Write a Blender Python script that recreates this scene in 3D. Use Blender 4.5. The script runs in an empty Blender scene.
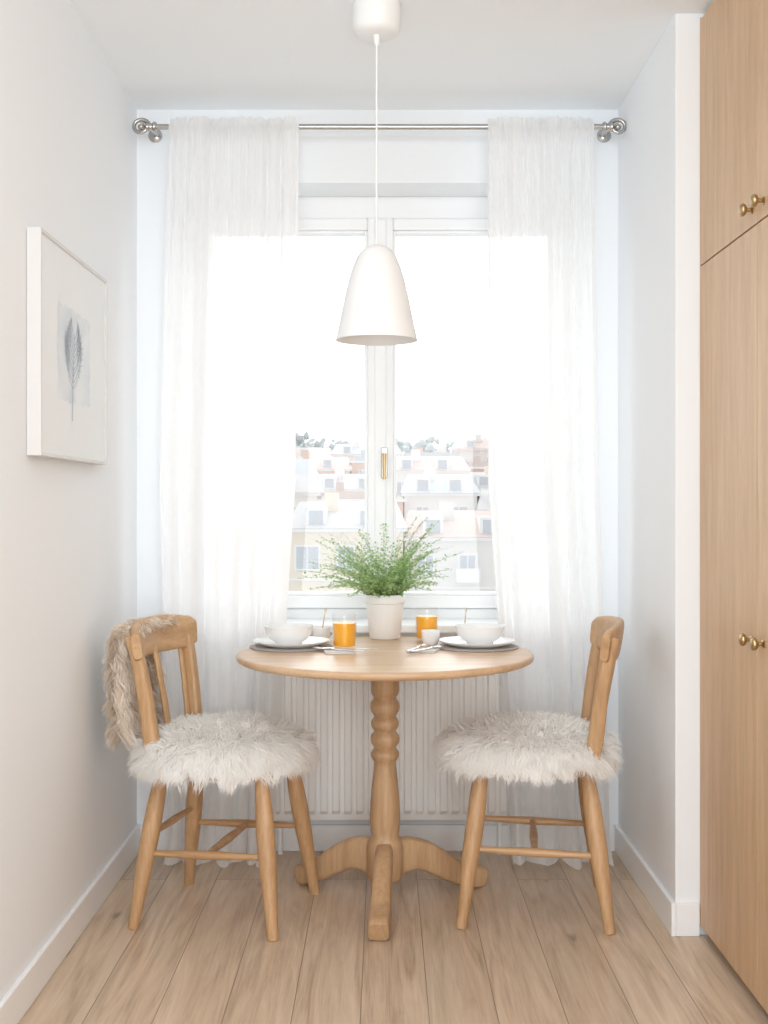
import bpy, bmesh, math, random
from mathutils import Vector, Matrix
random.seed(7)
S = bpy.context.scene
COL = S.collection
CH = 1.194
# ---------------------------------------------------------------- materials
def nodes(name):
    m = bpy.data.materials.new(name); m.use_nodes = True
    nt = m.node_tree
    return m, nt, nt.nodes['Principled BSDF']
def plain(name, c, rough=.5, metal=0, bump=0, bscale=60, spec=.5, trans=0):
    m, nt, b = nodes(name)
    b.inputs['Base Color'].default_value = (*c, 1); b.inputs['Roughness'].default_value = rough
    b.inputs['Metallic'].default_value = metal
    b.inputs['Specular IOR Level'].default_value = spec
    if bump:
        tc = nt.nodes.new('ShaderNodeTexCoord'); n = nt.nodes.new('ShaderNodeTexNoise')
        n.inputs['Scale'].default_value = bscale; n.inputs['Detail'].default_value = 4
        bp = nt.nodes.new('ShaderNodeBump'); bp.inputs['Strength'].default_value = bump; bp.inputs['Distance'].default_value = .002
        nt.links.new(tc.outputs['Object'], n.inputs['Vector']); nt.links.new(n.outputs['Fac'], bp.inputs['Height'])
        nt.links.new(bp.outputs['Normal'], b.inputs['Normal'])
    return m
def wood(name, c1, c2, axis='z', rough=.45, s=1.0, rings=9):
    m, nt, b = nodes(name); L = nt.links.new
    tc = nt.nodes.new('ShaderNodeTexCoord'); mp = nt.nodes.new('ShaderNodeMapping')
    sc = {'x': (1.2, 14, 14), 'y': (14, 1.2, 14), 'z': (14, 14, 1.2)}[axis]
    mp.inputs['Scale'].default_value = tuple(v*s for v in sc)
    L(tc.outputs['Object'], mp.inputs['Vector'])
    n1 = nt.nodes.new('ShaderNodeTexNoise'); n1.inputs['Scale'].default_value = 1.6; n1.inputs['Detail'].default_value = 6; n1.inputs['Distortion'].default_value = .6
    n2 = nt.nodes.new('ShaderNodeTexNoise'); n2.inputs['Scale'].default_value = rings; n2.inputs['Detail'].default_value = 8; n2.inputs['Roughness'].default_value = .7
    L(mp.outputs[0], n1.inputs['Vector']); L(mp.outputs[0], n2.inputs['Vector'])
    a = nt.nodes.new('ShaderNodeMath'); a.operation = 'MULTIPLY_ADD'; a.inputs[1].default_value = .55
    L(n1.outputs['Fac'], a.inputs[0])
    k = nt.nodes.new('ShaderNodeMath'); k.operation = 'MULTIPLY'; k.inputs[1].default_value = .45
    L(n2.outputs['Fac'], k.inputs[0]); L(k.outputs[0], a.inputs[2])
    r = nt.nodes.new('ShaderNodeValToRGB'); r.color_ramp.elements[0].position = .36; r.color_ramp.elements[1].position = .62
    r.color_ramp.elements[0].color = (*c2, 1); r.color_ramp.elements[1].color = (*c1, 1)
    L(a.outputs[0], r.inputs['Fac']); L(r.outputs['Color'], b.inputs['Base Color'])
    bp = nt.nodes.new('ShaderNodeBump'); bp.inputs['Strength'].default_value = .15; bp.inputs['Distance'].default_value = .001
    L(n2.outputs['Fac'], bp.inputs['Height']); L(bp.outputs['Normal'], b.inputs['Normal'])
    b.inputs['Roughness'].default_value = rough
    return m
def sheer(name, c, t, tl=.5):
    m, nt, b = nodes(name); nt.nodes.remove(b); L = nt.links.new
    out = nt.nodes['Material Output']
    tr = nt.nodes.new('ShaderNodeBsdfTransparent'); d = nt.nodes.new('ShaderNodeBsdfDiffuse'); l = nt.nodes.new('ShaderNodeBsdfTranslucent')
    d.inputs['Color'].default_value = (*c, 1); l.inputs['Color'].default_value = (*c, 1)
    m1 = nt.nodes.new('ShaderNodeMixShader'); m1.inputs[0].default_value = tl
    m2 = nt.nodes.new('ShaderNodeMixShader')
    L(d.outputs[0], m1.inputs[1]); L(l.outputs[0], m1.inputs[2]); L(tr.outputs[0], m2.inputs[1]); L(m1.outputs[0], m2.inputs[2])
    L(m2.outputs[0], out.inputs['Surface'])
    # the cloth is denser where it turns edge-on, plus fine weave variation
    lw = nt.nodes.new('ShaderNodeLayerWeight'); lw.inputs[0].default_value = .35
    tc = nt.nodes.new('ShaderNodeTexCoord'); mp = nt.nodes.new('ShaderNodeMapping'); mp.inputs['Scale'].default_value = (260, 260, 40)
    n = nt.nodes.new('ShaderNodeTexNoise'); n.inputs['Scale'].default_value = 1; n.inputs['Detail'].default_value = 2
    mr = nt.nodes.new('ShaderNodeMapRange'); mr.inputs[3].default_value = 1-t-.04; mr.inputs[4].default_value = 1-t+.04
    ad = nt.nodes.new('ShaderNodeMath'); ad.operation = 'MULTIPLY_ADD'; ad.inputs[1].default_value = .25; ad.use_clamp = True
    L(tc.outputs['Object'], mp.inputs[0]); L(mp.outputs[0], n.inputs['Vector']); L(n.outputs['Fac'], mr.inputs[0])
    L(lw.outputs['Facing'], ad.inputs[0]); L(mr.outputs[0], ad.inputs[2]); L(ad.outputs[0], m2.inputs[0])
    return m
def thin_glass(name, g=.06, tint=(1, 1, 1), mx_=.35, bl=.15):
    m, nt, b = nodes(name); nt.nodes.remove(b); L = nt.links.new
    out = nt.nodes['Material Output']
    tr = nt.nodes.new('ShaderNodeBsdfTransparent'); tr.inputs[0].default_value = (*tint, 1)
    gl = nt.nodes.new('ShaderNodeBsdfGlossy'); gl.inputs['Roughness'].default_value = .02
    lw = nt.nodes.new('ShaderNodeLayerWeight'); lw.inputs[0].default_value = bl
    mr = nt.nodes.new('ShaderNodeMapRange'); mr.inputs[3].default_value = g; mr.inputs[4].default_value = mx_
    L(lw.outputs['Facing'], mr.inputs[0])
    mx = nt.nodes.new('ShaderNodeMixShader'); L(mr.outputs[0], mx.inputs[0]); L(tr.outputs[0], mx.inputs[1]); L(gl.outputs[0], mx.inputs[2])
    L(mx.outputs[0], out.inputs['Surface']); return m
def strands(name, ca, cb, tl=.35, rough=.8):
    m, nt, b = nodes(name); L = nt.links.new; nt.nodes.remove(b)
    out = nt.nodes['Material Output']; g = nt.nodes.new('ShaderNodeNewGeometry')
    r = nt.nodes.new('ShaderNodeValToRGB'); r.color_ramp.elements[0].color = (*ca, 1); r.color_ramp.elements[1].color = (*cb, 1)
    L(g.outputs['Random Per Island'], r.inputs[0])
    d = nt.nodes.new('ShaderNodeBsdfDiffuse'); l = nt.nodes.new('ShaderNodeBsdfTranslucent')
    L(r.outputs[0], d.inputs[0]); L(r.outputs[0], l.inputs[0])
    mx = nt.nodes.new('ShaderNodeMixShader'); mx.inputs[0].default_value = tl
    L(d.outputs[0], mx.inputs[1]); L(l.outputs[0], mx.inputs[2]); L(mx.outputs[0], out.inputs['Surface']); return m

M_wall = plain('wall_paint', (.855, .88, .905), .8, bump=.12, bscale=90, spec=.2)
M_ceil = plain('ceiling_paint', (.865, .888, .91), .85, bump=.05, spec=.2)
M_trim = plain('trim_paint', (.88, .89, .90), .4)
M_frame = plain('window_paint', (.87, .88, .89), .35)
M_rad = plain('radiator_enamel', (.89, .89, .88), .35)
M_lamp = plain('lamp_enamel', (.86, .865, .865), .45)
M_cer = plain('ceramic', (.88, .885, .885), .18)
M_pot = plain('pot_ceramic', (.88, .88, .87), .4)
M_nick = plain('brushed_nickel', (.50, .48, .46), .25, 1)
M_brass = plain('aged_brass', (.50, .37, .20), .3, 1)
M_steel = plain('cutlery_steel', (.7, .7, .7), .2, 1)
ca, cb = (.60, .375, .20), (.40, .23, .105)
M_chair = wood('chair_wood', ca, cb, 'z', .4)
M_chairx = wood('chair_wood_x', ca, cb, 'x', .4)
M_chairy = wood('chair_wood_y', ca, cb, 'y', .4)
M_tab = wood('table_wood_top', (.69, .48, .31), (.53, .35, .205), 'x', .32)
M_ped = wood('table_wood_pedestal', (.57, .37, .21), (.40, .24, .125), 'z', .42)
M_cab = wood('cabinet_oak', (.63, .43, .26), (.50, .325, .185), 'z', .45, 1.5, 14)
M_cabin = plain('painted_shadow_gap', (.12, .08, .05), .9)  # carcass coloured dark so the door gaps read as shadow
M_mat = plain('placemat_weave', (.45, .42, .40), .9, bump=.8, bscale=500)
M_cloth = plain('napkin_linen', (.76, .74, .71), .9, bump=.5, bscale=400)
M_soil = plain('soil', (.06, .04, .025), .95, bump=1, bscale=120)
M_glass = thin_glass('drinking_glass', .03)
M_pane = thin_glass('window_glass', .02, mx_=.2)
M_curt = sheer('sheer_voile', (.965, .965, .965), .15, .46)
M_fur = strands('sheepskin_fur', (.975, .96, .93), (.995, .99, .98), .22)
M_furb = plain('sheepskin_hide', (.97, .96, .94), .9)
M_fur2 = strands('tan_fur', (.74, .61, .48), (.99, .96, .90), .3)
M_furb2 = plain('tan_hide', (.85, .76, .65), .9)
M_leaf = strands('leaf_green', (.24, .40, .14), (.56, .70, .38), .48)
M_stem = plain('stem_green', (.28, .40, .16), .6)
M_oj = plain('orange_juice', (1.0, .47, .02), .3)
# floor
def floor_mat():
    m, nt, b = nodes('oak_floorboards'); L = nt.links.new; N = nt.nodes.new
    tc = N('ShaderNodeTexCoord'); mp = N('ShaderNodeMapping'); mp.inputs['Rotation'].default_value = (0, 0, math.radians(90)); mp.inputs['Location'].default_value = (.9, .055, 0)
    L(tc.outputs['Object'], mp.inputs[0])
    br = N('ShaderNodeTexBrick'); br.inputs['Scale'].default_value = 1; br.inputs['Brick Width'].default_value = 2.9; br.inputs['Row Height'].default_value = .160
    br.inputs['Mortar Size'].default_value = .0014; br.inputs['Mortar Smooth'].default_value = .3; br.offset = .37
    br.inputs['Color1'].default_value = (0, 0, 0, 1); br.inputs['Color2'].default_value = (1, 1, 1, 1); br.inputs['Mortar'].default_value = (.5, .5, .5, 1)
    L(mp.outputs[0], br.inputs['Vector'])
    sc = N('ShaderNodeVectorMath'); sc.operation = 'MULTIPLY'; sc.inputs[1].default_value = (9, .8, 1); L(tc.outputs['Object'], sc.inputs[0])
    off = N('ShaderNodeVectorMath'); off.operation = 'MULTIPLY_ADD'; off.inputs[1].default_value = (37, 53, 11); L(br.outputs['Color'], off.inputs[0]); L(sc.outputs[0], off.inputs[2])
    n1 = N('ShaderNodeTexNoise'); n1.inputs['Scale'].default_value = 1.8; n1.inputs['Detail'].default_value = 6; n1.inputs['Distortion'].default_value = 2.2; L(off.outputs[0], n1.inputs['Vector'])
    sc2 = N('ShaderNodeVectorMath'); sc2.operation = 'MULTIPLY'; sc2.inputs[1].default_value = (8, 2.2, 1); L(off.outputs[0], sc2.inputs[0])
    n2 = N('ShaderNodeTexNoise'); n2.inputs['Scale'].default_value = 2.4; n2.inputs['Detail'].default_value = 10; n2.inputs['Roughness'].default_value = .8; L(sc2.outputs[0], n2.inputs['Vector'])
    a = N('ShaderNodeMix'); a.data_type = 'FLOAT'; a.inputs[0].default_value = .5; L(n1.outputs['Fac'], a.inputs[2]); L(n2.outputs['Fac'], a.inputs[3])
    r = N('ShaderNodeValToRGB'); e = r.color_ramp.elements; e[0].position = .34; e[0].color = (.38, .27, .18, 1); e[1].position = .63; e[1].color = (.69, .55, .415, 1)
    x = e.new(.48); x.color = (.565, .43, .305, 1); L(a.outputs[0], r.inputs[0])
    vo = N('ShaderNodeTexVoronoi'); vo.inputs['Scale'].default_value = 1.0; sk = N('ShaderNodeVectorMath'); sk.operation = 'MULTIPLY'; sk.inputs[1].default_value = (.62, 3.0, 1)
    nd = N('ShaderNodeVectorMath'); nd.operation = 'MULTIPLY_ADD'; nd.inputs[1].default_value = (.25, .25, 0); L(n1.outputs['Color'], nd.inputs[0]); L(sk.outputs[0], nd.inputs[2])
    L(off.outputs[0], sk.inputs[0]); L(nd.outputs[0], vo.inputs['Vector'])
    kr = N('ShaderNodeMapRange'); kr.inputs[1].default_value = .02; kr.inputs[2].default_value = .11; kr.inputs[3].default_value = .36; kr.inputs[4].default_value = 1; L(vo.outputs['Distance'], kr.inputs[0])
    hv = N('ShaderNodeMapRange'); hv.inputs[3].default_value = .90; hv.inputs[4].default_value = 1.09; L(br.outputs['Color'], hv.inputs[0])
    mu = N('ShaderNodeMath'); mu.operation = 'MULTIPLY'; L(kr.outputs[0], mu.inputs[0]); L(hv.outputs[0], mu.inputs[1])
    mo = N('ShaderNodeMapRange'); mo.inputs[3].default_value = 1; mo.inputs[4].default_value = .45; L(br.outputs['Fac'], mo.inputs[0])
    mu2 = N('ShaderNodeMath'); mu2.operation = 'MULTIPLY'; L(mu.outputs[0], mu2.inputs[0]); L(mo.outputs[0], mu2.inputs[1])
    vm = N('ShaderNodeVectorMath'); vm.operation = 'SCALE'; L(r.outputs[0], vm.inputs[0]); L(mu2.outputs[0], vm.inputs['Scale'])
    L(vm.outputs[0], b.inputs['Base Color'])
    bp = N('ShaderNodeBump'); bp.inputs['Strength'].default_value = .3; bp.inputs['Distance'].default_value = .002; L(mo.outputs[0], bp.inputs['Height'])
    bp2 = N('ShaderNodeBump'); bp2.inputs['Strength'].default_value = .15; bp2.inputs['Distance'].default_value = .001; L(n2.outputs['Fac'], bp2.inputs['Height']); L(bp.outputs[0], bp2.inputs['Normal'])
    L(bp2.outputs[0], b.inputs['Normal']); b.inputs['Roughness'].default_value = .36
    return m
M_floor = floor_mat()

# ---------------------------------------------------------------- geometry helpers
def empty(name, loc=(0, 0, 0), rz=0):
    o = bpy.data.objects.new(name, None); o.empty_display_size = .1; o.location = loc; o.rotation_euler = (0, 0, rz); COL.objects.link(o); return o
def mk(name, vs, fs, mat, parent=None, smooth=False, bevel=0, loc=None, mats=None, mi=None, solid=0, subd=0):
    me = bpy.data.meshes.new(name); me.from_pydata([tuple(v) for v in vs], [], fs); me.validate()
    for mm in (mats or [mat]): me.materials.append(mm)
    if mi: me.polygons.foreach_set('material_index', mi)
    if smooth: me.polygons.foreach_set('use_smooth', [True]*len(me.polygons))
    me.update()
    o = bpy.data.objects.new(name, me); COL.objects.link(o)
    if loc: o.location = loc
    if parent: o.parent = parent
    if solid:
        md = o.modifiers.new('s', 'SOLIDIFY'); md.thickness = solid; md.offset = 0
    if subd:
        md = o.modifiers.new('sd', 'SUBSURF'); md.levels = subd; md.render_levels = subd
    if bevel:
        md = o.modifiers.new('b', 'BEVEL'); md.width = bevel; md.segments = 3; md.limit_method = 'ANGLE'; md.angle_limit = math.radians(40)
    return o
BF = [(0, 3, 2, 1), (4, 5, 6, 7), (0, 1, 5, 4), (1, 2, 6, 5), (2, 3, 7, 6), (3, 0, 4, 7)]
def bv(x0, x1, y0, y1, z0, z1):
    return [(x0, y0, z0), (x1, y0, z0), (x1, y1, z0), (x0, y1, z0), (x0, y0, z1), (x1, y0, z1), (x1, y1, z1), (x0, y1, z1)]
def box(name, x0, x1, y0, y1, z0, z1, mat, parent=None, bevel=0):
    return mk(name, bv(x0, x1, y0, y1, z0, z1), BF, mat, parent, bevel=bevel)
def boxes(name, lst, mat=None, parent=None, bevel=0, mats=None):
    vs = []; fs = []; mi = []
    for t in lst:
        o = len(vs); vs += bv(*t[:6]); fs += [tuple(i+o for i in f) for f in BF]; mi += [t[6] if len(t) > 6 else 0]*6
    return mk(name, vs, fs, mat, parent, bevel=bevel, mats=mats, mi=mi)
def lathe(name, prof, mat, loc=(0, 0, 0), parent=None, seg=48, smooth=True, sharp=True, axis='z'):
    vs = []; fs = []
    for r, z in prof:
        for i in range(seg):
            a = 2*math.pi*i/seg; x, y = r*math.cos(a), r*math.sin(a)
            vs.append((x, y, z) if axis == 'z' else ((z, x, y) if axis == 'x' else (x, z, y)))
    n = len(prof)
    for j in range(n-1):
        for i in range(seg):
            k = (i+1) % seg
            f = (j*seg+i, j*seg+k, (j+1)*seg+k, (j+1)*seg+i)
            fs.append(f if axis != 'y' else f[::-1])
    if prof[0][0] > 1e-6: fs.append(tuple(range(seg))[::-1])
    if prof[-1][0] > 1e-6: fs.append(tuple((n-1)*seg+i for i in range(seg)))
    o = mk(name, vs, fs, mat, parent, smooth=smooth, loc=loc)
    bm = bmesh.new(); bm.from_mesh(o.data); bmesh.ops.remove_doubles(bm, verts=bm.verts, dist=1e-6); bmesh.ops.recalc_face_normals(bm, faces=bm.faces)
    if sharp:
        for e in bm.edges:
            if len(e.link_faces) == 2 and e.calc_face_angle(0) > math.radians(50): e.smooth = False
    bm.to_mesh(o.data); bm.free(); return o
def sweep(name, pts, dims, mat, parent=None, ref=(0, 0, 1), n=16, p=1.0, loc=None):
    """superellipse section; dims (a along side, b along ref-ish)"""
    P = [Vector(q) for q in pts]; vs = []; fs = []
    for i, q in enumerate(P):
        t = (P[min(i+1, len(P)-1)]-P[max(i-1, 0)]).normalized(); r = Vector(ref)
        s = t.cross(r).normalized(); u = s.cross(t).normalized(); a, b_ = dims[i] if isinstance(dims[i], tuple) else (dims[i], dims[i])
        for k in range(n):
            th = 2*math.pi*(k+.5)/n; c, d = math.cos(th), math.sin(th)
            c = math.copysign(abs(c)**p, c); d = math.copysign(abs(d)**p, d)
            vs.append(q+s*a*c+u*b_*d)
    for i in range(len(P)-1):
        for k in range(n):
            k2 = (k+1) % n; fs.append((i*n+k, i*n+k2, (i+1)*n+k2, (i+1)*n+k))
    fs.append(tuple(range(n))[::-1]); fs.append(tuple((len(P)-1)*n+k for k in range(n)))
    o = mk(name, vs, fs, mat, parent, smooth=True, loc=loc)
    bm = bmesh.new(); bm.from_mesh(o.data); bmesh.ops.recalc_face_normals(bm, faces=bm.faces)
    for e in bm.edges:
        if len(e.link_faces) == 2 and e.calc_face_angle(0) > math.radians(50): e.smooth = False
    bm.to_mesh(o.data); bm.free(); return o
def lerp(a, b, t): return a+(b-a)*t
def spline(pts, n):
    """catmull-rom resample"""
    P = [Vector(p) for p in pts]; out = []
    for i in range(n):
        u = i/(n-1)*(len(P)-1); k = min(int(u), len(P)-2); t = u-k
        p0 = P[max(k-1, 0)]; p1 = P[k]; p2 = P[k+1]; p3 = P[min(k+2, len(P)-1)]
        out.append(.5*((2*p1)+(p2-p0)*t+(2*p0-5*p1+4*p2-p3)*t*t+(3*p1-p0-3*p2+p3)*t**3))
    return out

# ---------------------------------------------------------------- room
XL, XR, YB, YF, ZC = -.854, .809, 4.12, -1.3, 2.56
box('floor', XL-.1, 1.7, YF, YB+.02, -.1, 0, M_floor)
box('ceiling', XL-.1, 1.7, YF, YB+.3, ZC, ZC+.1, M_ceil)
box('wall_left', XL-.12, XL, YF, YB+.3, 0, ZC, M_wall)
OX0, OX1, OZ0, OZ1 = -.728, .702, .76, 2.307
boxes('wall_back', [(XL, OX0, YB, YB+.3, 0, ZC), (OX1, XR+.1, YB, YB+.3, 0, ZC), (OX0, OX1, YB, YB+.3, 0, OZ0), (OX0, OX1, YB, YB+.3, OZ1, ZC)], M_wall)
box('wall_right', XR, 1.5, 3.31, YB, 0, ZC, M_wall, bevel=.003)
box('wall_side', 1.5, 1.62, YF, 3.31, 0, ZC, M_wall)
box('baseboard_left', XL, XL+.014, YF, YB, 0, .092, M_trim, bevel=.004)
box('baseboard_back', XL+.014, XR-.014, YB-.014, YB, 0, .092, M_trim, bevel=.004)
boxes('baseboard_right', [(XR-.014, XR, 3.296, YB, 0, .092), (XR, .874, 3.296, 3.31, 0, .092)], M_trim, bevel=.003)
box('baseboard_side', 1.486, 1.5, YF, 1.28, 0, .092, M_trim, bevel=.003)

# window
W = empty('window_1', (0, 0, 0)); y0, y1 = 4.30, 4.37
gx = -.013
boxes('outer_frame', [(OX0, OX0+.05, y0, y1, OZ0, OZ1), (OX1-.05, OX1, y0, y1, OZ0, OZ1), (OX0+.05, OX1-.05, y0, y1, OZ1-.08, OZ1), (OX0+.05, OX1-.05, y0, y1, OZ0, .82)], M_frame, W, bevel=.004)
for i, (a, b_) in enumerate(((OX0+.052, gx-.002), (gx+.002, OX1-.052))):
    s = .044; ys = y0-.018; zt = 2.182; zb = .868
    boxes('sash_%d' % (i+1), [(a, a+s, ys, y1-.01, .822, 2.225), (b_-s, b_, ys, y1-.01, .822, 2.225), (a+s, b_-s, ys, y1-.01, zt, 2.225), (a+s, b_-s, ys, y1-.01, .822, zb)], M_frame, W, bevel=.006)
    q = .011
    boxes('glazing_bead_%d' % (i+1), [(a+s, a+s+q, ys+.012, y1-.02, zb, zt), (b_-s-q, b_-s, ys+.012, y1-.02, zb, zt), (a+s+q, b_-s-q, ys+.012, y1-.02, zt-q, zt), (a+s+q, b_-s-q, ys+.012, y1-.02, zb, zb+q)], M_frame, W, bevel=.003)
    box('pane_%d' % (i+1), a+s+.002, b_-s-.002, y0+.025, y0+.029, zb+.002, zt-.002, M_pane, W)
box('astragal', gx-.022, gx+.022, y0-.030, y0-.016, .83, 2.22, M_frame, W, bevel=.006)
box('handle_plate', gx+.003, gx+.025, y0-.036, y0-.030, 1.29, 1.40, M_nick, W, bevel=.003)
lathe('handle_neck', [(.007, 0), (.007, .03)], M_brass, (gx+.014, y0-.066, 1.37), W, 16, axis='y')
sweep('handle_lever', [(gx+.014, y0-.068, 1.378), (gx+.014, y0-.07, 1.34), (gx+.014, y0-.068, 1.285)], [.008, .007, .006], M_brass, W, ref=(0, 1, 0))
for zz in (.95, 2.08):
    lathe('hinge', [(.007, 0), (.007, .07)], M_nick, (OX0+.05, y0-.022, zz), W, 12)
box('window_sill', OX0+.001, OX1-.001, 4.055, 4.30, .757, .785, M_trim, bevel=.006)

# radiator
R = empty('radiator')
rx0, rx1, rz0, rz1, ry = -.385, .425, .125, .650, 4.03
n = 20; vs = []; fs = []
prof = []
pitch = (rx1-rx0)/n
for i in range(n):
    x = rx0+i*pitch
    prof += [(x+.15*pitch, ry+.010), (x+.28*pitch, ry), (x+.72*pitch, ry), (x+.85*pitch, ry+.010)]
prof = [(rx0, ry+.010)]+prof+[(rx1, ry+.010)]
rows = [(rz0, .012), (rz0+.02, .004), (rz0+.035, 0), (rz1-.035, 0), (rz1-.02, .004), (rz1, .012)]
for z, dy in rows:
    for x, y in prof:
        flat = ry+.010
        yy = y if dy == 0 else (flat+dy*.4)
        vs.append((x, yy, z))
w = len(prof)
for j in range(len(rows)-1):
    for i in range(w-1): fs.append((j*w+i, j*w+i+1, (j+1)*w+i+1, (j+1)*w+i))
mk('front_panel', vs, fs, M_rad, R, solid=.002)
boxes('side_covers', [(rx0-.004, rx0, ry+.006, ry+.07, rz0+.01, rz1+.004), (rx1, rx1+.004, ry+.006, ry+.07, rz0+.01, rz1+.004), (rx0, rx1, ry+.055, ry+.06, rz0+.02, rz1-.01)], M_rad, R, bevel=.001)
boxes('top_grille', [(rx0, rx1, ry+.008, ry+.014, rz1-.002, rz1+.006), (rx0, rx1, ry+.064, ry+.07, rz1-.002, rz1+.006)]+[(rx0+.005+i*.0155, rx0+.010+i*.0155, ry+.014, ry+.064, rz1, rz1+.004) for i in range(51)], M_rad, R)
sweep('pipe', [(rx1-.03, ry+.05, rz0+.03), (rx1-.03, ry+.05, 0)], [.008, .008], M_rad, R, ref=(0, 1, 0))
sweep('pipe_2', [(rx0+.03, ry+.05, rz0+.03), (rx0+.03, ry+.05, 0)], [.008, .008], M_rad, R, ref=(0, 1, 0))
boxes('wall_bracket', [(rx0+.1, rx0+.13, ry+.06, YB, .2, .6), (rx1-.13, rx1-.1, ry+.06, YB, .2, .6)], M_rad, R)

# curtain rod
C = empty('curtain_rod'); RY, RZ = 3.985, 2.458
lathe('rod', [(.0095, -.76), (.0095, .73)], M_nick, (0, RY, RZ), C, 20, axis='x')
for sx, x in ((-1, -.76), (1, .73)):
    lathe('collar', [(.014, 0), (.017, .004), (.017, .01), (.012, .014), (.012, .022), (.016, .026), (.016, .032), (.008, .036)] if sx > 0 else
          [(.008, -.036), (.016, -.032), (.016, -.026), (.012, -.022), (.012, -.014), (.017, -.01), (.017, -.004), (.014, 0)], M_nick, (x, RY, RZ), C, 24, axis='x')
    pts = []
    for k in range(34):
        a = k/33*2*math.pi*1.35; r = .030*(1-.55*k/33)
        pts.append((x+sx*(.052-r*math.cos(a)), RY, RZ+r*math.sin(a)*.9))
    sweep('finial_scroll', pts, [.0065]*34, M_nick, C, ref=(0, 1, 0), n=10)
    bpy.ops.mesh.primitive_uv_sphere_add(radius=.011, location=(x+sx*.052, RY, RZ), segments=20, ring_count=12)
    o = bpy.context.object; o.name = 'finial_ball'; o.data.materials.append(M_nick); o.parent = C
    for p_ in o.data.polygons: p_.use_smooth = True
    bx = x+sx*.018
    sweep('bracket_arm', [(bx, RY, RZ-.004), (bx, RY+.04, RZ-.004), (bx, YB-.002, RZ+.012)], [.006]*3, M_nick, C, ref=(1, 0, 0), n=10)
    lathe('bracket_rose', [(.024, 0), (.024, -.004), (.017, -.009), (.006, -.012)], M_nick, (bx+sx*.012, YB, RZ+.012), C, 28, axis='y')

# curtains
def curtain(xt0, xt1, xm0, xm1, xb0, xb1, folds, seed):
    rnd = random.Random(seed); nu, nv = 260, 110; vs = []; fs = []
    ph = [rnd.uniform(0, 6.28) for _ in range(6)]
    for j in range(nv+1):
        v = j/nv; z = lerp(2.488, .006, v)
        if v < .5: e0 = lerp(xt0, xm0, (v/.5)**.7); e1 = lerp(xt1, xm1, v/.5)
        else: e0 = lerp(xm0, xb0, ((v-.5)/.5)**.9); e1 = lerp(xm1, xb1, ((v-.5)/.5)**.9)
        head = max(0, 1-v/.05)
        for i in range(nu+1):
            u = i/nu
            ff = u*folds*2*math.pi
            warp = .7*math.sin(u*7+ph[0]+v*.5)+.45*math.sin(u*17+ph[1]-v*.3)
            amp = lerp(.010, .024, min(1, v*1.6))*(.65+.35*math.sin(u*11+ph[2]+v*.6))
            y = amp*math.sin(ff+warp*1.4)+.009*math.sin(ff*.37+ph[3]+v*.7)
            y += .004*math.sin(ff*2.6+ph[4])*max(0, 1-v*2.5)
            near = max(0, min(1, 1.9-abs(z-RZ)/.016))
            y = lerp(y, y*.30-.0175, near)
            x = lerp(e0, e1, u)+.004*math.cos(ff+warp)*(.4+v)
            pud = max(0, (v-.965)/.035)**2
            vs.append((x, RY-.004+y-.075*pud*(.55+.45*math.sin(ff*.5+1)), z+.004*math.sin(ff*2+ph[5])*head+.008*pud*(.5+.5*math.sin(ff*.7))))
    for j in range(nv):
        for i in range(nu):
            a = j*(nu+1)+i; fs.append((a, a+1, a+nu+2, a+nu+1))
    return mk('sheer_curtain', vs, fs, M_curt, smooth=True)
curtain(-.715, -.284, -.755, -.300, -.73, -.375, 7, 1)
curtain(.345, .70, .345, .722, .42, .76, 6.5, 2)

# pendant lamp
PX, PY = -.02, 3.26
P = empty('pendant_lamp', (PX, PY, 0))
lathe('canopy', [(0, 2.478), (.050, 2.478), (.060, 2.484), (.065, 2.494), (.066, 2.545), (.066, ZC-.001)], M_lamp, (0, 0, 0), P, 48)
lathe('cord_grip', [(.004, 2.45), (.008, 2.455), (.009, 2.478)], M_lamp, (0, 0, 0), P, 20)
lathe('cord', [(.0028, 1.90), (.0028, 2.46)], M_lamp, (0, 0, 0), P, 12)
oz = [(0, 1.905), (.012, 1.905), (.017, 1.902), (.030, 1.898), (.043, 1.888), (.055, 1.870), (.066, 1.843), (.077, 1.808), (.087, 1.765), (.097, 1.715), (.106, 1.672), (.111, 1.648), (.112, 1.644),
      (.110, 1.644), (.104, 1.668), (.094, 1.713), (.084, 1.764), (.073, 1.808), (.061, 1.845), (.048, 1.872), (.03, 1.886), (0, 1.889)]
lathe('shade', oz, M_lamp, (0, 0, 0), P, 64)
lathe('socket', [(.018, 1.888), (.020, 1.84), (.020, 1.82), (0, 1.82)], M_lamp, (0, 0, 0), P, 24)
lathe('bulb', [(.012, 1.82), (.014, 1.81), (.027, 1.785), (.030, 1.765), (.024, 1.745), (.012, 1.736), (0, 1.734)], plain('bulb_glass', (.9, .88, .82), .2), (0, 0, 0), P, 28)

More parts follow.
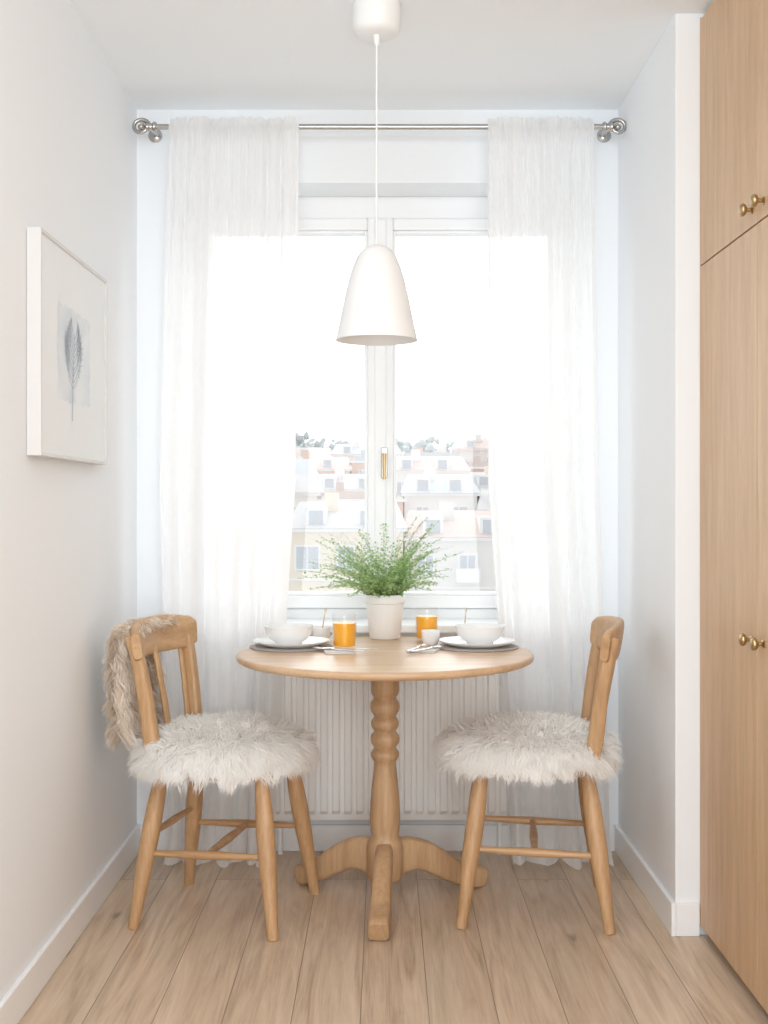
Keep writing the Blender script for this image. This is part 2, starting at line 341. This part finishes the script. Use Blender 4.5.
# picture frame on left wall
A = empty('framed_picture'); fx0, fx1 = XL+.001, XL+.036; fy0, fy1, fz0, fz1 = 2.842, 3.525, 1.312, 1.858; t = .010
boxes('frame', [(fx0, fx1, fy0, fy0+t, fz0, fz1), (fx0, fx1, fy1-t, fy1, fz0, fz1), (fx0, fx1, fy0+t, fy1-t, fz0, fz0+t), (fx0, fx1, fy0+t, fy1-t, fz1-t, fz1)], plain('frame_white', (.68, .665, .65), .4), A, bevel=.002)
box('mat_board', fx0, fx1-.005, fy0+t, fy1-t, fz0+t, fz1-t, plain('mat_board', (.84, .87, .89), .9), A)
def wash():
    m, nt, b = nodes('watercolour_wash'); L = nt.links.new; N = nt.nodes.new
    tc = N('ShaderNodeTexCoord'); n = N('ShaderNodeTexNoise'); n.inputs['Scale'].default_value = 9; n.inputs['Detail'].default_value = 6; n.inputs['Distortion'].default_value = .5
    r = N('ShaderNodeValToRGB'); r.color_ramp.elements[0].position = .35; r.color_ramp.elements[1].position = .68
    r.color_ramp.elements[0].color = (.68, .75, .81, 1); r.color_ramp.elements[1].color = (.82, .86, .89, 1)
    L(tc.outputs['Object'], n.inputs['Vector']); L(n.outputs['Fac'], r.inputs[0]); L(r.outputs[0], b.inputs['Base Color']); b.inputs['Roughness'].default_value = .9; return m
ax = fx1-.0042
def rough_patch(yc, zc, wy, hz, name, mat, x):
    vs = [(x, yc, zc)]; k = 60
    for i in range(k):
        a = 2*math.pi*i/k; c, s = math.cos(a), math.sin(a); q = 1/max(abs(c), abs(s)); j = random.uniform(.93, 1.03)
        vs.append((x, yc+c*q*wy*j, zc+s*q*hz*j))
    return mk(name, vs, [(0, i+1, (i+1) % k+1) for i in range(k)], mat, A)
rough_patch(3.17, 1.585, .165, .125, 'wash', wash(), ax)
vs = []; fs = []
def stroke(p, q, w0, w1):
    d = Vector((q[0]-p[0], q[1]-p[1])).normalized(); nn = Vector((-d.y, d.x)); o = len(vs)
    for (c, w_) in ((p, w0), (q, w1)):
        vs.append((ax+.0006, c[0]-nn.x*w_*1.4, c[1]-nn.y*w_)); vs.append((ax+.0006, c[0]+nn.x*w_*1.4, c[1]+nn.y*w_))
    fs.append((o, o+1, o+3, o+2))
rs = random.Random(4)
def curve_stroke(p0, a0, a1, ln, w_, n_=8, twigs=0):      # a line whose heading bends from a0 to a1
    p = p0; out = [p]
    for k in range(n_):
        a = lerp(a0, a1, k/(n_-1)); q = (p[0]+1.35*ln/n_*math.sin(a), p[1]+ln/n_*math.cos(a)); stroke(p, q, lerp(w_, w_*.4, k/n_), lerp(w_, w_*.4, (k+1)/n_))
        if twigs and k > 1:
            for s in (-1, 1):
                b_ = a+s*rs.uniform(.45, .8); l2 = rs.uniform(.012, .024)*twigs
                stroke(q, (q[0]+1.3*l2*math.sin(b_), q[1]+l2*math.cos(b_)), .0011, .0005)
        p = q; out.append(p)
    return out
sy, sz = 3.145, 1.415
tr_ = curve_stroke((sy, sz), .02, .12, .235, .0026, 14)
for i in range(5, 14):
    L_ = .115*(1-(i-5)/12.0)+.015
    for s in (-1, 1):
        curve_stroke(tr_[i], s*rs.uniform(.75, .95)+.05, s*.22+.05, L_, .0016, 7, twigs=1.0 if i < 11 else .6)
mk('tree_drawing', vs, fs, plain('ink_grey', (.50, .57, .65), .9), A)

# cabinet on the right
K = empty('wardrobe_cabinet'); cx = .875
box('carcass', cx+.022, 1.49, 1.30, 3.300, .05, 2.535, M_cabin, K)
box('plinth', cx+.06, 1.49, 1.30, 3.300, 0, .05, plain('plinth_dark', (.25, .17, .1), .6), K)
box('end_panel', cx+.002, cx+.022, 3.302, 3.309, .03, 2.545, M_cab, K)
box('filler', cx+.03, 1.49, 1.30, 3.309, 2.53, ZC, M_ceil, K)
edges = [3.3005, 2.795, 2.29, 1.79, 1.30]; zs = 1.855
for i in range(4):
    b_, a = edges[i], edges[i+1]
    o1 = box('lower_door_%d' % (i+1), cx, cx+.021, a+.0015, b_-.0015, .032, zs-.002, M_cab, K, bevel=.0015)
    o2 = box('upper_door_%d' % (i+1), cx, cx+.021, a+.0015, b_-.0015, zs+.002, 2.535, M_cab, K, bevel=.0015)
kn = [(.009, 0), (.010, -.003), (.005, -.006), (.005, -.013), (.011, -.016), (.015, -.021), (.015, -.026), (.011, -.030), (0, -.031)]
for y in (2.832, 2.745, 1.835, 1.745):
    for z in (1.895, .874):
        lathe('door_knob', kn[::-1], M_brass, (cx, y, z), K, 24, axis='x')

# ---------------------------------------------------------------- table
TX, TY = .003, 3.60
T = empty('pedestal_table', (TX, TY, 0))
lathe('table_top', [(0, .724), (.42, .724), (.436, .727), (.444, .732), (.447, .738), (.446, .745), (.442, .749), (.436, .75), (0, .75)], M_tab, (0, 0, 0), T, 96)
lathe('column', [(0, .07), (.052, .07), (.056, .085), (.056, .165), (.050, .185), (.042, .195), (.044, .215), (.046, .25), (.044, .30), (.039, .36), (.034, .405), (.033, .42),
                 (.038, .428), (.043, .437), (.043, .447), (.038, .454), (.033, .460), (.036, .468), (.042, .477), (.044, .488), (.042, .499), (.035, .508), (.032, .514),
                 (.038, .521), (.042, .531), (.042, .541), (.037, .549), (.032, .555), (.036, .563), (.043, .573), (.045, .586), (.043, .598), (.036, .607), (.034, .615), (.040, .622),
                 (.043, .635), (.043, .66), (.048, .675), (.06, .69), (.10, .70), (.13, .703), (.135, .71), (.135, .724)], M_ped, (0, 0, 0), T, 40)
for i, (ang, Lf) in enumerate(((267, .355), (24, .335), (148, .315))):
    a = math.radians(ang); c, s = math.cos(a), math.sin(a)
    rz = [(.02, .125), (.07, .132), (.12, .125), (.17, .100), (.22, .068), (.27, .045), (Lf-.02, .036), (Lf, .030)]
    dm = [(.026, .060), (.026, .052), (.027, .045), (.028, .041), (.029, .036), (.030, .034), (.031, .034), (.028, .028)]
    pts = spline([(r*c, r*s, z) for r, z in rz], 22)
    dd = []
    for k in range(22):
        u = k/21*7; q = min(int(u), 6); f = u-q; dd.append((lerp(dm[q][0], dm[q+1][0], f), lerp(dm[q][1], dm[q+1][1], f)))
    dd = [(x, min(y, p_.z-.001)) for (x, y), p_ in zip(dd, pts)]
    sweep('foot_%d' % (i+1), pts, dd, M_ped, T, n=20, p=.45)

# ---------------------------------------------------------------- fur
def fur(name, sampler, ncl, per, L, mat, parent, w=.0012, grav=.3, spread=.018, conv=.7, jit=.004):
    """clumped tapered ribbons; each ribbon's flat side faces away from the hide"""
    vs = []; fs = []
    for c in range(ncl):
        p, d, l, N0 = sampler(); l = l*L*random.uniform(.75, 1.2)
        rv = Vector((random.gauss(0, 1), random.gauss(0, 1), random.gauss(0, 1)))
        d = (d+rv*.25).normalized(); tip = p+d*l+Vector((0, 0, -grav*l))
        for k in range(per):
            o = Vector((random.gauss(0, 1), random.gauss(0, 1), random.gauss(0, .5)))*spread*.6
            o -= d*o.dot(d)
            root = p+o; l2 = random.uniform(.75, 1.08)
            t = root+d*l*l2+Vector((0, 0, -grav*l)); t = t.lerp(tip, conv)+Vector((random.gauss(0, 1), random.gauss(0, 1), random.gauss(0, 1)))*jit
            mid = root+d*l*.6+o*.4+N0*l*.18
            nn = N0+Vector((random.gauss(0, 1), random.gauss(0, 1), random.gauss(0, 1)))*.25
            side = nn.cross(t-root)
            if side.length < 1e-6: side = Vector((1, 0, 0))
            side = side.normalized()*w
            b0 = len(vs)
            for s_, ww in ((0, 1), (.4, .9), (.75, .6)):
                q = root*(1-s_)**2+mid*2*s_*(1-s_)+t*s_*s_
                vs.append(q-side*ww); vs.append(q+side*ww)
            vs.append(t)
            fs += [(b0, b0+2, b0+3, b0+1), (b0+2, b0+4, b0+5, b0+3), (b0+4, b0+6, b0+5)]
    return mk(name, vs, fs, mat, parent, smooth=True)

# ---------------------------------------------------------------- chairs
def chair(loc, ang):
    E = empty('dining_chair', (*loc, 0), math.radians(ang))
    k = 56; vs = []; fs = []
    def ring(sc, z):
        o = len(vs)
        for i in range(k):
            a = 2*math.pi*i/k; c, s = math.cos(a), math.sin(a)
            x = math.copysign(abs(c)**.62, c)*.198; y = math.copysign(abs(s)**.62, s)*(.198+.012*c)
            vs.append((x*sc, y*sc, z))
        return o
    rr = [ring(.93, .424), ring(.985, .428), ring(1, .437), ring(1, .446), ring(.985, .454), ring(.95, .457), ring(.6, .450), ring(.2, .447)]
    for a, b_ in zip(rr, rr[1:]):
        for i in range(k): fs.append((a+i, a+(i+1) % k, b_+(i+1) % k, b_+i))
    fs.append(tuple(range(k))[::-1]); fs.append(tuple(rr[-1]+i for i in range(k)))
    mk('seat', vs, fs, M_chairx, E, smooth=True)
    def legpt(sx, sy, z):
        t = 1-z/.43; return Vector((sx*lerp(.148, .205, t)+(.004 if sx > 0 else 0), sy*lerp(.135, .205, t), z))
    n_ = 0
    for sx in (-1, 1):
        for sy in (-1, 1):
            n_ += 1; zz = [.428, .40, .34, .27, .2, .12, .05, .0]; rd = [.017, .020, .0245, .0265, .025, .021, .017, .0155]
            sweep('leg_%d' % n_, [legpt(sx, sy, z) for z in zz], rd, M_chair, E, ref=(0, 1, 0), n=20)
    def rod(nm, a, b_, r):
        P_ = [a.lerp(b_, t) for t in (0, .15, .35, .5, .65, .85, 1)]
        sweep(nm, P_, [r*.75, r*.8, r, r*1.12, r, r*.8, r*.75], M_chairx, E, ref=(0, 0, 1), n=14)
    rod('side_stretcher_1', legpt(-1, -1, .205), legpt(1, -1, .215), .0115)
    rod('side_stretcher_2', legpt(-1, 1, .205), legpt(1, 1, .215), .0115)
    rod('cross_stretcher', (legpt(-1, -1, .208)+legpt(1, -1, .212))/2, (legpt(-1, 1, .208)+legpt(1, 1, .212))/2, .0115)
    rod('back_stretcher', legpt(-1, -1, .255), legpt(-1, 1, .255), .0105)
    for i, sy in enumerate((-1, 1)):
        pts = spline([(-.150, sy*.158, .436), (-.168, sy*.165, .53), (-.182, sy*.174, .65), (-.200, sy*.184, .76), (-.220, sy*.190, .825)], 14)
        dm = [(lerp(.022, .015, j/13), lerp(.024, .017, j/13)) for j in range(14)]
        sweep('back_post_%d' % (i+1), pts, dm, M_chair, E, ref=(1, 0, 0), n=20, p=.6)
    pts = []; dm = []
    for j in range(25):
        u = j/24*2-1; y = u*.214
        pts.append((-.190-.054*(1-u*u), y, .796+.008*(1-u*u))); dm.append((.0125, lerp(.056, .046, abs(u)**3) if abs(u) < .96 else .036))
    sweep('crest_rail', pts, dm, M_chairy, E, ref=(-.16, 0, 1), n=24, p=.5)
    for i, u in enumerate((-.5, 0, .5)):
        a = Vector((-.165-.01*(1-u*u), u*.26, .44)); b_ = Vector((-.185-.048*(1-u*u), u*.33, .775)); md = (a+b_)/2+Vector((.006, 0, 0))
        pts = spline([a, md, b_], 9)
        sweep('spindle_%d' % (i+1), pts, [(.009+.006*math.sin(math.pi*j/8), .007+.002*math.sin(math.pi*j/8)) for j in range(9)], M_chair, E, ref=(1, 0, 0), n=12)
    return E
def seat_fur(loc, ang, ox=.0, R0=.212):
    E = empty('sheepskin_seat_pad', (*loc, 0), math.radians(ang))
    lathe('hide', [(0, .458), (R0*.93, .458), (R0, .464), (R0, .484), (R0*.9, .510), (R0*.5, .528), (0, .530)], M_furb, (ox, 0, 0), E, 40)
    def smp():
        u = random.random()**.5; a = random.uniform(0, 2*math.pi); edge = random.random() < .36
        if edge: u = random.uniform(.93, 1)
        r = R0*u*(1+.04*math.sin(3*a+1)); o = Vector((math.cos(a), math.sin(a), 0))
        z = .528-.032*u*u-(.036*random.random() if edge else 0)
        tang = Vector((random.gauss(0, 1), random.gauss(0, 1), 0))*.5
        d = (o*(.25+1.3*u**2)+tang*(1-.6*u)+Vector((0, 0, .5-.4*u**4-(.45 if edge else 0)))).normalized()
        nrm = (o*(1.3 if edge else .5*u)+Vector((0, 0, 1))).normalized()
        return Vector((ox+r*o.x, r*o.y, z)), d, .75+.38*u, nrm
    fur('fleece', smp, 2400, 24, .060, M_fur, E, w=.0011, grav=.30, spread=.018, conv=.52, jit=.0055)
    return E
LC, LA = (-.462, 3.515), -13
RC, RA = (.447, 3.545), 174
chair(LC, LA); chair(RC, RA)
seat_fur(LC, LA, -.012); seat_fur(RC, RA, .016)
# draped tan sheepskin on left chair back (outside)
D = empty('fur_throw', (*LC, 0), math.radians(LA))
path = spline([(-.243, 0, .838), (-.258, 0, .842), (-.272, 0, .81), (-.280, 0, .74), (-.277, 0, .64), (-.268, 0, .550)], 22)
def drp(u, t):
    q = path[min(21, int(t*21))].copy(); f = t*21-int(t*21)
    if int(t*21) < 21: q = q.lerp(path[int(t*21)+1], f)
    wv = .15*(1-.2*t); yc = -.035
    y = yc+(u*2-1)*wv
    back = -.006*(1-(u*2-1)**2)+.012*(y/.2)**2
    return Vector((q.x+back, y, q.z-.02*t*math.sin(u*9)))
vs = []; fs = []
for j in range(22):
    for i in range(16): vs.append(drp(i/15, j/21))
for j in range(21):
    for i in range(15): fs.append((j*16+i, j*16+i+1, (j+1)*16+i+1, (j+1)*16+i))
mk('hide', vs, fs, M_furb2, D, smooth=True, solid=.004)
def smp2():
    u, t = random.random(), random.random(); p = drp(u, t); sg = -1 if random.random() < .72 else 1
    if random.random() < .15: u = random.choice((.01, .99)); p = drp(u, t)
    d = Vector((.8*sg, (u-.5)*1.2, .0 if t < .2 else -.8)); return p, d.normalized(), .8+.35*t, Vector((sg, (u-.5)*1.5, .2)).normalized()
fur('fleece', smp2, 1300, 20, .044, M_fur2, D, w=.0011, grav=.4, spread=.014, conv=.65)

# ---------------------------------------------------------------- table ware
TT = .7503
def plate(x, y, r=.12):
    return lathe('dinner_plate', [(0, .003), (r*.55, .003), (r*.6, .0), (r*.66, .001), (r*.8, .007), (r, .016), (r+.001, .0185), (r-.003, .0185), (r*.8, .0105), (r*.64, .006), (0, .006)], M_cer, (x, y, TT+.004), seg=64)
def bowl(x, y, z, r=.077, h=.058):
    return lathe('cereal_bowl', [(0, .003), (r*.45, .003), (r*.47, 0), (r*.52, 0), (r*.55, .006), (r*.75, .016), (r*.9, h*.52), (r*.97, h*.8), (r, h-.002), (r-.0015, h), (r-.004, h-.003), (r*.93, h*.75), (r*.84, h*.48), (r*.6, .016), (r*.3, .009), (0, .008)], M_cer, (x, y, z), seg=64)
def placemat(x, y, r=.132):
    o = lathe('round_placemat', [(0, 0), (r-.002, 0), (r, .0015), (r, .003), (r-.003, .0042), (0, .004)], M_mat, (x, y, TT), seg=64); return o
for sx in (-1, 1):
    x = sx*.290+.001; y = 3.72
    placemat(x-.0, y, .130); plate(x, y, .119); bowl(x+.008*sx, y, TT+.0105)
def glass(x, y, r=.040, h=.108, lv=.080):
    E = empty('juice_glass', (x, y, TT))
    lathe('tumbler', [(0, 0), (r*.84, 0), (r*.88, .003), (r*.95, h*.6), (r, h-.001), (r-.001, h), (r-.0022, h-.001), (r*.95-.0022, h*.6), (r*.88-.002, .009), (0, .008)], M_glass, (0, 0, 0), E, 48)
    lathe('orange_juice', [(0, .0085), (r*.88-.0025, .0095), (lerp(r*.88, r*.96, .9)-.0028, lv), (0, lv)], M_oj, (0, 0, 0), E, 48)
glass(-.122, 3.68); glass(.140, 3.90)
def cup(x, y, r=.030, h=.046):
    E = empty('small_cup', (x, y, TT))
    lathe('cup', [(0, 0), (r*.7, 0), (r*.78, .003), (r*.95, h*.45), (r, h-.001), (r-.0015, h), (r-.003, h-.002), (r*.88, h*.45), (r*.65, .006), (0, .005)], M_cer, (0, 0, 0), E, 36)
    pts = [(r*.92+.014*math.sin(t*math.pi), 0, h*.25+h*.5*t) for t in [i/10 for i in range(11)]]
    sweep('handle', pts, [.0028]*11, M_cer, E, ref=(0, 1, 0), n=10)
    return E
def spoon_in(E, lean):
    sweep('teaspoon', [(0, 0, .012), (lean, .01, .09), (lean*1.2, .012, .105)], [(.0022, .0012), (.0018, .0012), (.004, .0014)], M_brass, E, ref=(0, 1, 0), n=10)
cup(.148, 3.785).rotation_euler = (0, 0, 2.2)
c_ = cup(-.205, 3.885); spoon_in(c_, .012)
c_ = cup(.262, 3.90, .022, .035); spoon_in(c_, .006)
# napkins + cutlery
for nx, ny, rot in ((-.135, 3.585, 8), (.118, 3.62, -12)):
    N_ = empty('linen_napkin', (nx, ny, TT), math.radians(rot))
    mk('cloth', bv(-.045, .045, -.04, .04, 0, .004)+bv(-.043, .044, -.038, .039, .0042, .0065), BF+[tuple(i+8 for i in f) for f in BF], M_cloth, N_, bevel=.0015)
def cutlery(kind, x, y, rot, z):
    E = empty('table_'+kind, (x, y, z), math.radians(rot))
    hp = spline([(0, -.10, .004), (0, -.05, .003), (0, 0, .003), (0, .02, .005)], 12)
    sweep('handle', hp, [(lerp(.0065, .003, i/11), .0014) for i in range(12)], M_steel, E, n=12)
    if kind == 'fork':
        sweep('neck', [(0, .018, .005), (0, .03, .0045), (0, .042, .003)], [(.003, .001), (.010, .001), (.0115, .001)], M_steel, E, n=12)
        for i in range(4):
            xx = -.0096+i*.0064; sweep('tine_%d' % (i+1), [(xx, .04, .003), (xx, .06, .003), (xx, .078, .006)], [(.0018, .001), (.0016, .001), (.0008, .0008)], M_steel, E, n=8)
    elif kind == 'knife':
        sweep('blade', [(0, .018, .005), (.001, .03, .004), (.001, .08, .003), (-.001, .105, .003)], [(.004, .0012), (.0095, .0008), (.0095, .0007), (.002, .0006)], M_steel, E, n=12)
    else:
        sweep('bowl', [(0, .018, .005), (0, .03, .004), (0, .045, .003), (0, .06, .004), (0, .068, .006)], [(.003, .001), (.012, .001), (.017, .0012), (.013, .001), (.003, .0008)], M_steel, E, n=14)
cutlery('fork', -.145, 3.585, 60, TT+.007); cutlery('knife', -.11, 3.60, 75, TT+.0075)
cutlery('spoon', .10, 3.63, -20, TT+.007); cutlery('fork', .135, 3.61, -35, TT+.007)

# ---------------------------------------------------------------- plant
PL = empty('potted_fern', (.003, 3.968, TT))
lathe('pot', [(0, 0), (.048, 0), (.051, .003), (.063, .116), (.067, .118), (.068, .122), (.068, .144), (.066, .147), (.062, .146), (.061, .12), (0, .12)], M_pot, (0, 0, 0), PL, 56)
lathe('soil', [(0, .121), (.06, .121), (.058, .127), (.03, .130), (0, .131)], M_soil, (0, 0, 0), PL, 24)
lv = []; lf = []; sv = []; sf = []
def leaf(p, d, nrm, l, w):
    s = d.cross(nrm).normalized()*w; o = len(lv); n_ = nrm*w*.25
    lv.extend([p, p+d*l*.3+s*.8+n_, p+d*l*.65+s*.9+n_, p+d*l, p+d*l*.65-s*.9+n_, p+d*l*.3-s*.8+n_]); lf.append((o, o+1, o+2, o+3, o+4, o+5))
rp = random.Random(11)
for i in range(105):
    a = rp.uniform(0, 2*math.pi); el = rp.uniform(.12, 1.0); Ls = rp.uniform(.17, .275)*(1.0+.05*el)
    o = Vector((math.cos(a), math.sin(a), 0)); p = Vector((0, 0, .127))+o*rp.uniform(0, .045)
    if o.y > .3: Ls *= .75
    d = (o*(1.05-el*.85)+Vector((0, 0, .65+el))).normalized(); ns = 18; pts = [p.copy()]
    for k in range(ns):
        d = (d+o*.035+Vector((rp.gauss(0, .045), rp.gauss(0, .045), -.045*(1.15-el)))).normalized(); p = p+d*Ls/ns*1.1; pts.append(p.copy())
    for k in range(0, ns, 2):
        q0, q1 = pts[k], pts[k+2]; r = .0010*(1-.6*k/ns); b0 = len(sv); dd = (q1-q0).normalized(); s1 = dd.cross(Vector((.3, .2, 1))).normalized()*r; s2 = dd.cross(s1).normalized()*r
        sv.extend([q0+s1, q0-s1*.5+s2, q0-s1*.5-s2, q1+s1, q1-s1*.5+s2, q1-s1*.5-s2]); sf.extend([(b0, b0+1, b0+4, b0+3), (b0+1, b0+2, b0+5, b0+4), (b0+2, b0, b0+3, b0+5)])
    for k in range(3, ns+1):
        dd = (pts[k]-pts[k-1]).normalized(); sd = dd.cross(Vector((0, 0, 1)))
        if sd.length < .1: sd = Vector((1, 0, 0))
        sd.normalize(); sc = (1.05-.4*k/ns)
        for s in (-1, 1):
            for rep in range(2):
                dv = (sd*s+dd*rp.uniform(.0, .6)+Vector((rp.gauss(0, .45), rp.gauss(0, .45), rp.gauss(0, .45)))).normalized()
                nr = Vector((rp.gauss(0, .5), rp.gauss(0, .5)-.4, 1)).normalized()
                leaf(pts[k]-dd*rp.uniform(0, .012)+dv*rp.uniform(0, .008), dv, nr, rp.uniform(.008, .0135)*sc, rp.uniform(.0036, .0056)*sc)
    leaf(pts[-1], dd, Vector((0, .3, 1)).normalized(), .012, .004)
mk('leaves', lv, lf, M_leaf, PL); mk('stems', sv, sf, M_stem, PL)

# ---------------------------------------------------------------- town outside
GZ = -14
box('street_ground', -200, 200, 8, 420, GZ-.5, GZ, plain('ground_pale', (.62, .62, .60), .9))
M_bw = plain('pale_glazing', (.60, .63, .67), .6); M_bt = plain('pale_trim', (.90, .90, .90), .7)  # town tones paled: distance haze painted into the colours
walls = [plain('stucco_%d' % i, c, .9) for i, c in enumerate([(.88, .88, .87), (.80, .62, .54), (.86, .83, .79), (.78, .60, .52), (.87, .80, .70), (.84, .82, .80), (.82, .66, .58)])]
roofs = [plain('roof_%d' % i, c, .9) for i, c in enumerate([(.66, .65, .65), (.70, .60, .56), (.64, .66, .69)])]
def building(x, y, w, d, zt, wi, ri, gable, seed):
    r_ = random.Random(seed); L_ = [(x, x+w, y, y+d, GZ, zt, 0)]
    nf = int((zt-GZ)/3.0); nw = max(2, int(w/2.1)); st = w/nw
    for f in range(min(nf, 6)):
        z = zt-2.35-f*3.0
        L_.append((x-.05, x+w+.05, y-.10, y, z-.75, z-.62, 2))
        for k in range(nw):
            wx = x+st*(k+.5); hw = .48 if (k+seed) % 3 else .7
            L_.append((wx-hw-.12, wx+hw+.12, y-.07, y, z-.12, z+1.52, 2)); L_.append((wx-hw, wx-.05, y-.1, y-.02, z, z+1.4, 1)); L_.append((wx+.05, wx+hw, y-.1, y-.02, z, z+1.4, 1))
            if r_.random() < .2: L_.append((wx-hw-.3, wx+hw+.3, y-.8, y, z-.3, z-.2, 2)); L_.append((wx-hw-.3, wx+hw+.3, y-.8, y-.75, z-.2, z+.6, 2))
    L_.append((x-.25, x+w+.25, y-.25, y+d+.25, zt, zt+.25, 2))
    if not gable:
        L_.append((x+.5, x+w-.5, y+.8, y+d-.5, zt+.25, zt+.9, 3)); L_.append((x+w*.6, x+w*.6+1.1, y+1.5, y+2.6, zt+.5, zt+2.0, 0)); L_.append((x+w*.2, x+w*.2+.7, y+2, y+2.7, zt+.5, zt+1.7, 3))
    vs = []; fs = []; mi = []
    for t_ in L_:
        o = len(vs); vs += bv(*t_[:6]); fs += [tuple(i+o for i in f) for f in BF]; mi += [t_[6]]*6
    if gable:
        o = len(vs); h = 1.7; zz = zt+.25; vs += [(x-.3, y-.35, zz), (x+w+.3, y-.35, zz), (x+w+.3, y+d+.3, zz), (x-.3, y+d+.3, zz), (x+.4, y+d/2, zz+h), (x+w-.4, y+d/2, zz+h)]
        fs += [(o, o+1, o+5, o+4), (o+1, o+2, o+5), (o+2, o+3, o+4, o+5), (o+3, o, o+4)]; mi += [3]*4
        o = len(vs); vs += bv(x+w*.3, x+w*.3+.9, y+d*.3, y+d*.3+.9, zz, zz+h+.6); fs += [tuple(i+o for i in f) for f in BF]; mi += [0]*6
        for q in (.15, .6):
            o = len(vs); vs += bv(x+w*q, x+w*q+1.3, y+.3, y+d*.4, zz, zz+1.3); fs += [tuple(i+o for i in f) for f in BF]; mi += [2]*6
            o = len(vs); vs += bv(x+w*q+.2, x+w*q+1.1, y+.25, y+.35, zz+.2, zz+1.1); fs += [tuple(i+o for i in f) for f in BF]; mi += [1]*6
    mk('apartment_building', vs, fs, None, mats=[walls[wi], M_bw, M_bt, roofs[ri]], mi=mi)
sd = 0; rb = random.Random(21)
for (yy, zt0, var, span, w0) in ((76, -1.2, .9, 44, 6.5), (98, .9, 1.1, 56, 7), (122, 3.4, 1.2, 68, 7.5), (146, 5.6, 1.3, 80, 8), (170, 7.8, 1.4, 90, 9)):
    x = -span+rb.uniform(0, 4)
    while x < span:
        sd += 1; w_ = w0*rb.uniform(.7, 1.3)
        building(x, yy+(sd % 3)*1.2, w_-.1, 9, zt0+rb.uniform(-var, var), rb.randrange(7), sd % 3, rb.random() < .55, sd); x += w_
vs = []; fs = []
for j in range(12):
    for i in range(60):
        X = -180+i*6.2; Y = 215+j*10; h = math.sin(j/11*math.pi*.5)*(25+3.0*math.sin(X*.03+1)+1.5*math.sin(X*.11)); vs.append((X, Y, GZ+h))
for j in range(11):
    for i in range(59): fs.append((j*60+i, j*60+i+1, (j+1)*60+i+1, (j+1)*60+i))
mk('distant_hill', vs, fs, plain('hill_haze_tint', (.70, .73, .74), .95), smooth=True)  # haze painted into the hill colour
tv = []; tf = []
rt = random.Random(5)
for i in range(160):
    X = rt.uniform(-62, 62); Y = rt.uniform(188, 208); h = rt.uniform(22.0, 26.0); r = rt.uniform(1.2, 2.4)
    if -20 < X < -7: h += 1.5
    for q in range(22):
        c = Vector((X+rt.gauss(0, r*.55), Y+rt.gauss(0, r*.4), GZ+h-abs(rt.gauss(0, 2.2)))); rr = r*rt.uniform(.16, .38)
        b0 = len(tv); bm = bmesh.new(); bmesh.ops.create_icosphere(bm, subdivisions=1, radius=rr)
        for v in bm.verts: v.co *= rt.uniform(.6, 1.3); tv.append(v.co+c)
        for f in bm.faces: tf.append(tuple(v.index+b0 for v in f.verts))
        bm.free()
    b0 = len(tv); tv += [Vector(v) for v in bv(X-.25, X+.25, Y-.25, Y+.25, GZ, GZ+h-2)]; tf += [tuple(k+b0 for k in f) for f in BF]
mk('distant_trees', tv, tf, plain('tree_haze_tint', (.60, .63, .63), .95))  # foliage greyed and paled as painted haze

# ---------------------------------------------------------------- sky / light
w = bpy.data.worlds.new('overcast_sky'); S.world = w; w.use_nodes = True; nt = w.node_tree; bg = nt.nodes['Background']; L = nt.links.new
tc = nt.nodes.new('ShaderNodeTexCoord'); sp = nt.nodes.new('ShaderNodeSeparateXYZ'); L(tc.outputs['Generated'], sp.inputs[0])
mr = nt.nodes.new('ShaderNodeMapRange'); mr.inputs[1].default_value = -.2; mr.inputs[2].default_value = .9; mr.inputs[3].default_value = .95; mr.inputs[4].default_value = 3.0
L(sp.outputs['Y'], mr.inputs[0]); L(mr.outputs[0], bg.inputs['Strength']); bg.inputs['Color'].default_value = (.95, .98, 1, 1)
# added unseen fill lights: large softbox behind the viewer + panel under the ceiling
def area(name, loc, rx, sx, sy, e, col):
    ld = bpy.data.lights.new(name, 'AREA'); ld.shape = 'RECTANGLE'; ld.size = sx; ld.size_y = sy; ld.energy = e; ld.color = col
    lo = bpy.data.objects.new(name, ld); COL.objects.link(lo); lo.location = loc; lo.rotation_euler = (math.radians(rx), 0, 0)
area('rear_fill_softbox', (.3, -1.6, 1.5), 90, 2.2, 2.2, 76, (.92, .968, 1))
area('overhead_fill', (.0, 1.3, 2.53), 28, 1.0, .8, 16, (.93, .97, 1))

cam = bpy.data.cameras.new('camera'); co = bpy.data.objects.new('camera', cam); COL.objects.link(co)
co.location = (0, 0, CH); co.rotation_euler = (math.radians(90), 0, 0)
cam.sensor_width = 36; cam.lens = 1192/1024*36; cam.shift_y = -7/1024; cam.clip_start = .05; cam.clip_end = 600
S.camera = co
S.cycles.max_bounces = 14; S.cycles.diffuse_bounces = 9; S.cycles.transparent_max_bounces = 16
S.view_settings.view_transform = 'Standard'; S.view_settings.exposure = 0.13
